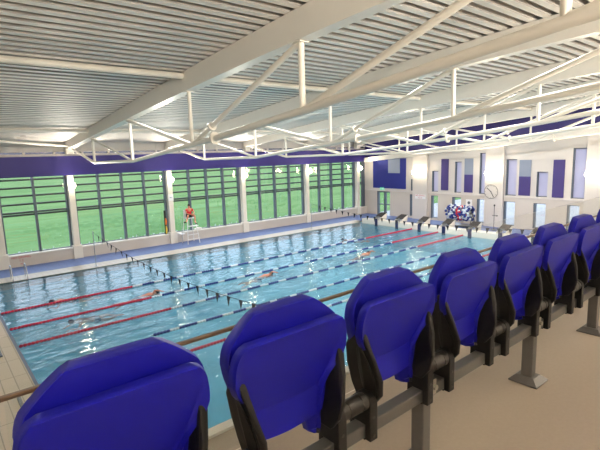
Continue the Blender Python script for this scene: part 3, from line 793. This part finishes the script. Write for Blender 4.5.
J = {'pel': ((0, 0, 0), (.14, .11)), 'wa': ((0, .02, .15), (.12, .095)), 'ch': ((-.02, -.03, .36), (.155, .11)), 'nk': ((-.03, -.05, .50), .055), 'hd': ((-.03, -.09, .60), (.075, .085)), 'ht': ((-.03, -.09, .70), (.075, .085)),
     'lh': ((-.10, -.03, -.02), .09), 'lk': ((-.30, -.42, .02), .06), 'la': ((-.52, -.62, -.30), .04), 'lf': ((-.66, -.72, -.30), .035),
     'rh': ((.10, -.03, -.02), .09), 'rk': ((.16, -.46, .03), .06), 'ra': ((.14, -.48, -.40), .042), 'rf': ((.14, -.64, -.47), .035),
     'ls': ((-.20, -.03, .42), .055), 'le': ((-.28, -.18, .18), .042), 'lw': ((-.08, -.36, .10), .03),
     'rs': ((.18, -.03, .42), .055), 're': ((.26, -.20, .18), .042), 'rw': ((.08, -.38, .11), .03)}
E_ = [('pel', 'wa'), ('wa', 'ch'), ('ch', 'nk'), ('nk', 'hd'), ('hd', 'ht'), ('pel', 'lh'), ('lh', 'lk'), ('lk', 'la'), ('la', 'lf'), ('pel', 'rh'), ('rh', 'rk'), ('rk', 'ra'), ('ra', 'rf'),
      ('ch', 'ls'), ('ls', 'le'), ('le', 'lw'), ('ch', 'rs'), ('rs', 're'), ('re', 'rw')]
hand(J, E_, 'lw', J['lw'][0], (.8, -.5, -.1), (0, 0, 1), 'L'); hand(J, E_, 'rw', J['rw'][0], (-.8, -.5, -.1), (0, 0, -1), 'R')
pr = thing('person', 'lifeguard in red top and black shorts sitting on the tall chair', 'person', (GX, GY, DK + 1.80))
skinned('body', J, E_, mt['skin'], pr)
JS = {q: (J[q][0], tuple(r + .014 for r in (J[q][1] if isinstance(J[q][1], tuple) else (J[q][1],) * 2))) for q in ('wa', 'ch', 'ls', 'rs', 'pel')}
JS['ln'] = (Vector(J['ls'][0]).lerp(Vector(J['le'][0]), .6), (.058, .058)); JS['rn'] = (Vector(J['rs'][0]).lerp(Vector(J['re'][0]), .6), (.058, .058))
skinned('shirt', JS, [('pel', 'wa'), ('wa', 'ch'), ('ch', 'ls'), ('ls', 'ln'), ('ch', 'rs'), ('rs', 'rn')], mt['shirt'], pr)
JS = {'pel': ((0, 0, -.01), (.155, .125)), 'lh': (J['lh'][0], .105), 'rh': (J['rh'][0], .105), 'lm': (Vector(J['lh'][0]).lerp(Vector(J['lk'][0]), .75), .082), 'rm': (Vector(J['rh'][0]).lerp(Vector(J['rk'][0]), .75), .082)}
skinned('shorts', JS, [('pel', 'lh'), ('lh', 'lm'), ('pel', 'rh'), ('rh', 'rm')], mt['shorts'], pr)
head_parts(pr, (-.03, -.09, .655), (-.5, -.8, -.1), mt['hair'])
b = MB().sphere((-.67, -.73, -.31), .06, 10, 6, (1.6, 1, .8)).sphere((.14, -.66, -.48), .06, 10, 6, (1, 1.6, .8)); b.build('shoe', mt['black'], pr, True)

def swimmer(x, y, ang, label, cap, arm=1, bodyz=-.06):
    """front-crawl swimmer, head towards +x before turning by ang"""
    t = thing('person', label, 'person', (x, y, bodyz)); t.rotation_euler = (0, 0, ang)
    J = {'pel': ((-.55, 0, -.04), (.13, .09)), 'wa': ((-.35, 0, 0), (.12, .09)), 'ch': ((-.12, 0, .03), (.15, .10)), 'nk': ((.06, 0, .05), .055), 'hd': ((.16, 0, .06), (.075, .085)), 'ht': ((.26, 0, .06), (.07, .08)),
         'lh': ((-.62, .09, -.05), .085), 'lk': ((-1.02, .11, -.12), .055), 'la': ((-1.42, .12, -.06), .035), 'lf': ((-1.6, .12, -.10), .028),
         'rh': ((-.62, -.09, -.05), .085), 'rk': ((-1.02, -.12, -.02), .055), 'ra': ((-1.42, -.12, -.14), .035), 'rf': ((-1.6, -.12, -.20), .028),
         'ls': ((-.06, .19, .03), .055), 'rs': ((-.06, -.19, .05), .055)}
    if arm: J['re'] = ((-.02, -.36, .28), .04); J['rw'] = ((.22, -.34, .20), .028); J['le'] = ((.20, .22, -.06), .04); J['lw'] = ((.44, .18, -.12), .028)
    else: J['re'] = ((.1, -.34, -.12), .04); J['rw'] = ((.3, -.2, -.1), .028); J['le'] = ((.1, .34, -.12), .04); J['lw'] = ((.3, .2, -.1), .028)
    E_ = [('pel', 'wa'), ('wa', 'ch'), ('ch', 'nk'), ('nk', 'hd'), ('hd', 'ht'), ('pel', 'lh'), ('lh', 'lk'), ('lk', 'la'), ('la', 'lf'), ('pel', 'rh'), ('rh', 'rk'), ('rk', 'ra'), ('ra', 'rf'),
          ('ch', 'ls'), ('ls', 'le'), ('le', 'lw'), ('ch', 'rs'), ('rs', 're'), ('re', 'rw')]
    hand(J, E_, 'lw', J['lw'][0], (1, 0, -.3), (0, 1, 0), 'L'); hand(J, E_, 'rw', J['rw'][0], (1, 0, -.5), (0, 1, 0), 'R')
    skinned('body', J, E_, mt['skin'], t)
    skinned('trunks', {'pel': ((-.55, 0, -.04), (.145, .105)), 'lh': ((-.62, .09, -.05), .10), 'lm': ((-.80, .10, -.08), .085), 'rh': ((-.62, -.09, -.05), .10), 'rm': ((-.80, -.10, -.04), .085)},
            [('pel', 'lh'), ('lh', 'lm'), ('pel', 'rh'), ('rh', 'rm')], mt['capdark'], t)
    head_parts(t, (.20, 0, .065), (.5, 0, -.8), cap, (1, 0, .3), cap is mt['capdark'])
swimmer(6.75, 17.85, 0, 'swimmer with bare arm raised beside the second lane rope, left side', mt['hair'])
swimmer(11.85, 17.5 - .75, 0.05, 'swimmer with orange-tanned back and dark hair in mid-pool', mt['hair'])
swimmer(20.7, 20.3, 2.6, 'swimmer with dark cap, only head showing near the far right corner', mt['capdark'], 0, -.12)
swimmer(3.6, 19.75, 3.1, 'swimmer beside the furthest lane rope at the left end', mt['capdark'], 0, -.10)
swimmer(3.6, 16.75, 3.2, 'swimmer in dark cap between the second and third ropes at the left end', mt['capdark'], 0, -.12)
swimmer(18.3, 16.4, .1, 'swimmer splashing between ropes towards the starting blocks', mt['hair'])

# ------------------------------------------------------------------ clock
t = thing('wall_clock', 'large round pale clock on the end wall pilaster', 'clock', (XB - .235, 15.4 * k - .05, rz(2.62)))
MB().tube((0, 0, 0), (-.05, 0, 0), .49, n=40).build('face', mt['wall_up'], t, True)
b = MB()
for i in range(40):
    a, c = 2 * math.pi * i / 40, 2 * math.pi * (i + 1) / 40
    b.tube((-.05, .49 * math.cos(a), .49 * math.sin(a)), (-.05, .49 * math.cos(c), .49 * math.sin(c)), .014, n=6)
b.build('rim', mt['steel'], t, True)
b = MB()
for i in range(12):
    a = math.pi * i / 6; b.tube((-.055, .40 * math.cos(a), .40 * math.sin(a)), (-.055, .45 * math.cos(a), .45 * math.sin(a)), .012, n=6)
b.build('hour_mark', mt['blackink'], t)
MB().tube((-.065, .02, .02), (-.065, .30, .27), .022, n=6).build('hand', mt['blackink'], t)
MB().tube((-.07, .0, .0), (-.07, -.20, -.36), .022, n=6).build('hand', mt['blackink'], t)
MB().tube((-.05, 0, 0), (-.08, 0, 0), .035).build('hub', mt['blackink'], t)

# ------------------------------------------------------------------ rope trolley
t = thing('rope_trolley', 'trolley heaped with coiled blue, white and red lane ropes by the end wall', 'rope trolley', (29.4, 17.3, DK))
for sy in (-1, 1):
    b = MB(); b.tube((-.4, sy * .95, .1), (0, sy * .95, 1.0), .03).tube((.4, sy * .95, .1), (0, sy * .95, 1.0), .03).tube((-.4, sy * .95, .1), (.4, sy * .95, .1), .03)
    b.build('end_frame', mt['steel'], t, True)
    for sx in (-1, 1): MB().tube((sx * .4, sy * .95 - .03, .07), (sx * .4, sy * .95 + .03, .07), .07, n=14).build('wheel', mt['black'], t, True)
MB().tube((0, -.98, 1.0), (0, .98, 1.0), .05).build('axle', mt['steel'], t, True)
MB().box(-.42, .42, -.95, .95, .10, .16).build('base_tray', mt['steel'], t)
rr = random.Random(3)
for i in range(9):
    yy = -.8 + i * .2; cols_ = [2, 1, 2, 1, 0, 2, 1, 2, 1]
    b = MB(); R0 = .46 + rr.uniform(-.05, .05)
    for q in range(26):
        a = 2 * math.pi * q / 26
        b.m = (0 if i == 4 or (i == 3 and q % 4 == 0) else (1 if rr.random() < .5 else 2))
        c = (math.cos(a) * R0, yy + .04 * math.sin(a * 3), 1.0 + math.sin(a) * (R0 if math.sin(a) > 0 else R0 * 1.0))
        b.sphere((c[0] + rr.uniform(-.05, .05), c[1] + rr.uniform(-.05, .05), c[2] + rr.uniform(-.05, .05)), .10, 8, 5)
    b.build('rope_coil', [mt['red'], mt['blue'], mt['whitef']], t, True)
# slim stand
t = thing('pole_stand', 'slim black stand on the deck in front of the end wall, below the clock', 'stand', (29.5, 14.85, DK))
MB().tube((0, 0, 0), (0, 0, 1.75), .022).build('pole', mt['steel'], t, True)
MB().tube((0, 0, 0), (0, 0, .04), .2, n=20).build('base', mt['steel'], t, True)
MB().sphere((0, 0, 1.7), .06).build('knob', mt['blackink'], t, True)
MB().tube((0, -.2, 1.0), (0, .12, 1.0), .02).sphere((0, -.2, 1.0), .045).build('side_arm', mt['blackink'], t, True)

# ------------------------------------------------------------------ small signs and gear
def sign(label, loc, rotz, rows, w_, h_, bgm, ink, size, backless=False):
    t = thing('sign', label, 'sign', loc); t.rotation_euler = (0, 0, rotz)
    MB().box(-w_ / 2, w_ / 2, 0, .012, -h_ / 2, h_ / 2).build('board', bgm, t)
    for i, r in enumerate(rows):
        text_mesh(r, size, ink, t, (0, -.004, h_ / 2 - (i + .5) * h_ / len(rows)), (math.pi / 2, 0, 0))
sign('small red lettering low on the left end of the glazed wall', (3.55, YA - .365, .38), 0, ['NO DIVING', '1.2', 'm'], .8, .5, mt['wall'], mt['signred'], .17)
sign('red lettering on the end wall left pilaster below its lamps', (XB - .235, 21.15 * k, rz(1.98)), -math.pi / 2, ['NO DIVING', '1.2 m'], 1.0, .36, mt['signwhite'], mt['signred'], .17)
sign('small white plate on the column beside the lifeguard', (12.15, YA - .435, 3.05), 0, ['~'], .34, .42, mt['signwhite'], mt['navy'], .3)
t = thing('notice', 'square white notice with a dark round symbol on the end wall above the trolley', 'sign', (XB - .02, 17.1 * k, rz(1.72)))
MB().box(-.012, 0, -.25, .25, -.25, .25).build('board', mt['signwhite'], t)
MB().tube((-.02, 0, 0), (-.012, 0, 0), .11, n=24).build('symbol', mt['frame_dark'], t)
t = thing('rescue_tube', 'orange and yellow rescue float hanging beside the column left of the lifeguard', 'rescue float', (11.75, YA - .2, .68))
MB().box(-.06, .06, -.03, .03, 0, 1.55).build('backing', mt['black'], t)
MB().path([(0, -.08, .05), (0, -.12, .3), (0, -.1, .55)], [.04, .06, .035]).build('float', mt['yellow'], t, True)
MB().path([(0, -.08, .62), (0, -.12, .85), (0, -.1, 1.05)], [.04, .065, .035]).build('float', mt['orange'], t, True)
b = MB().path([(0, 0, 0), (.3, .02, .03), (.55, -.02, .02)], [.05, .10, .05])
o = b.build('towel_roll', mt['signwhite'], smooth=True); o.location = (13.75, YA - .2, .74); tag(o, 'white rolled towel on the sill right of the lifeguard', 'towel')
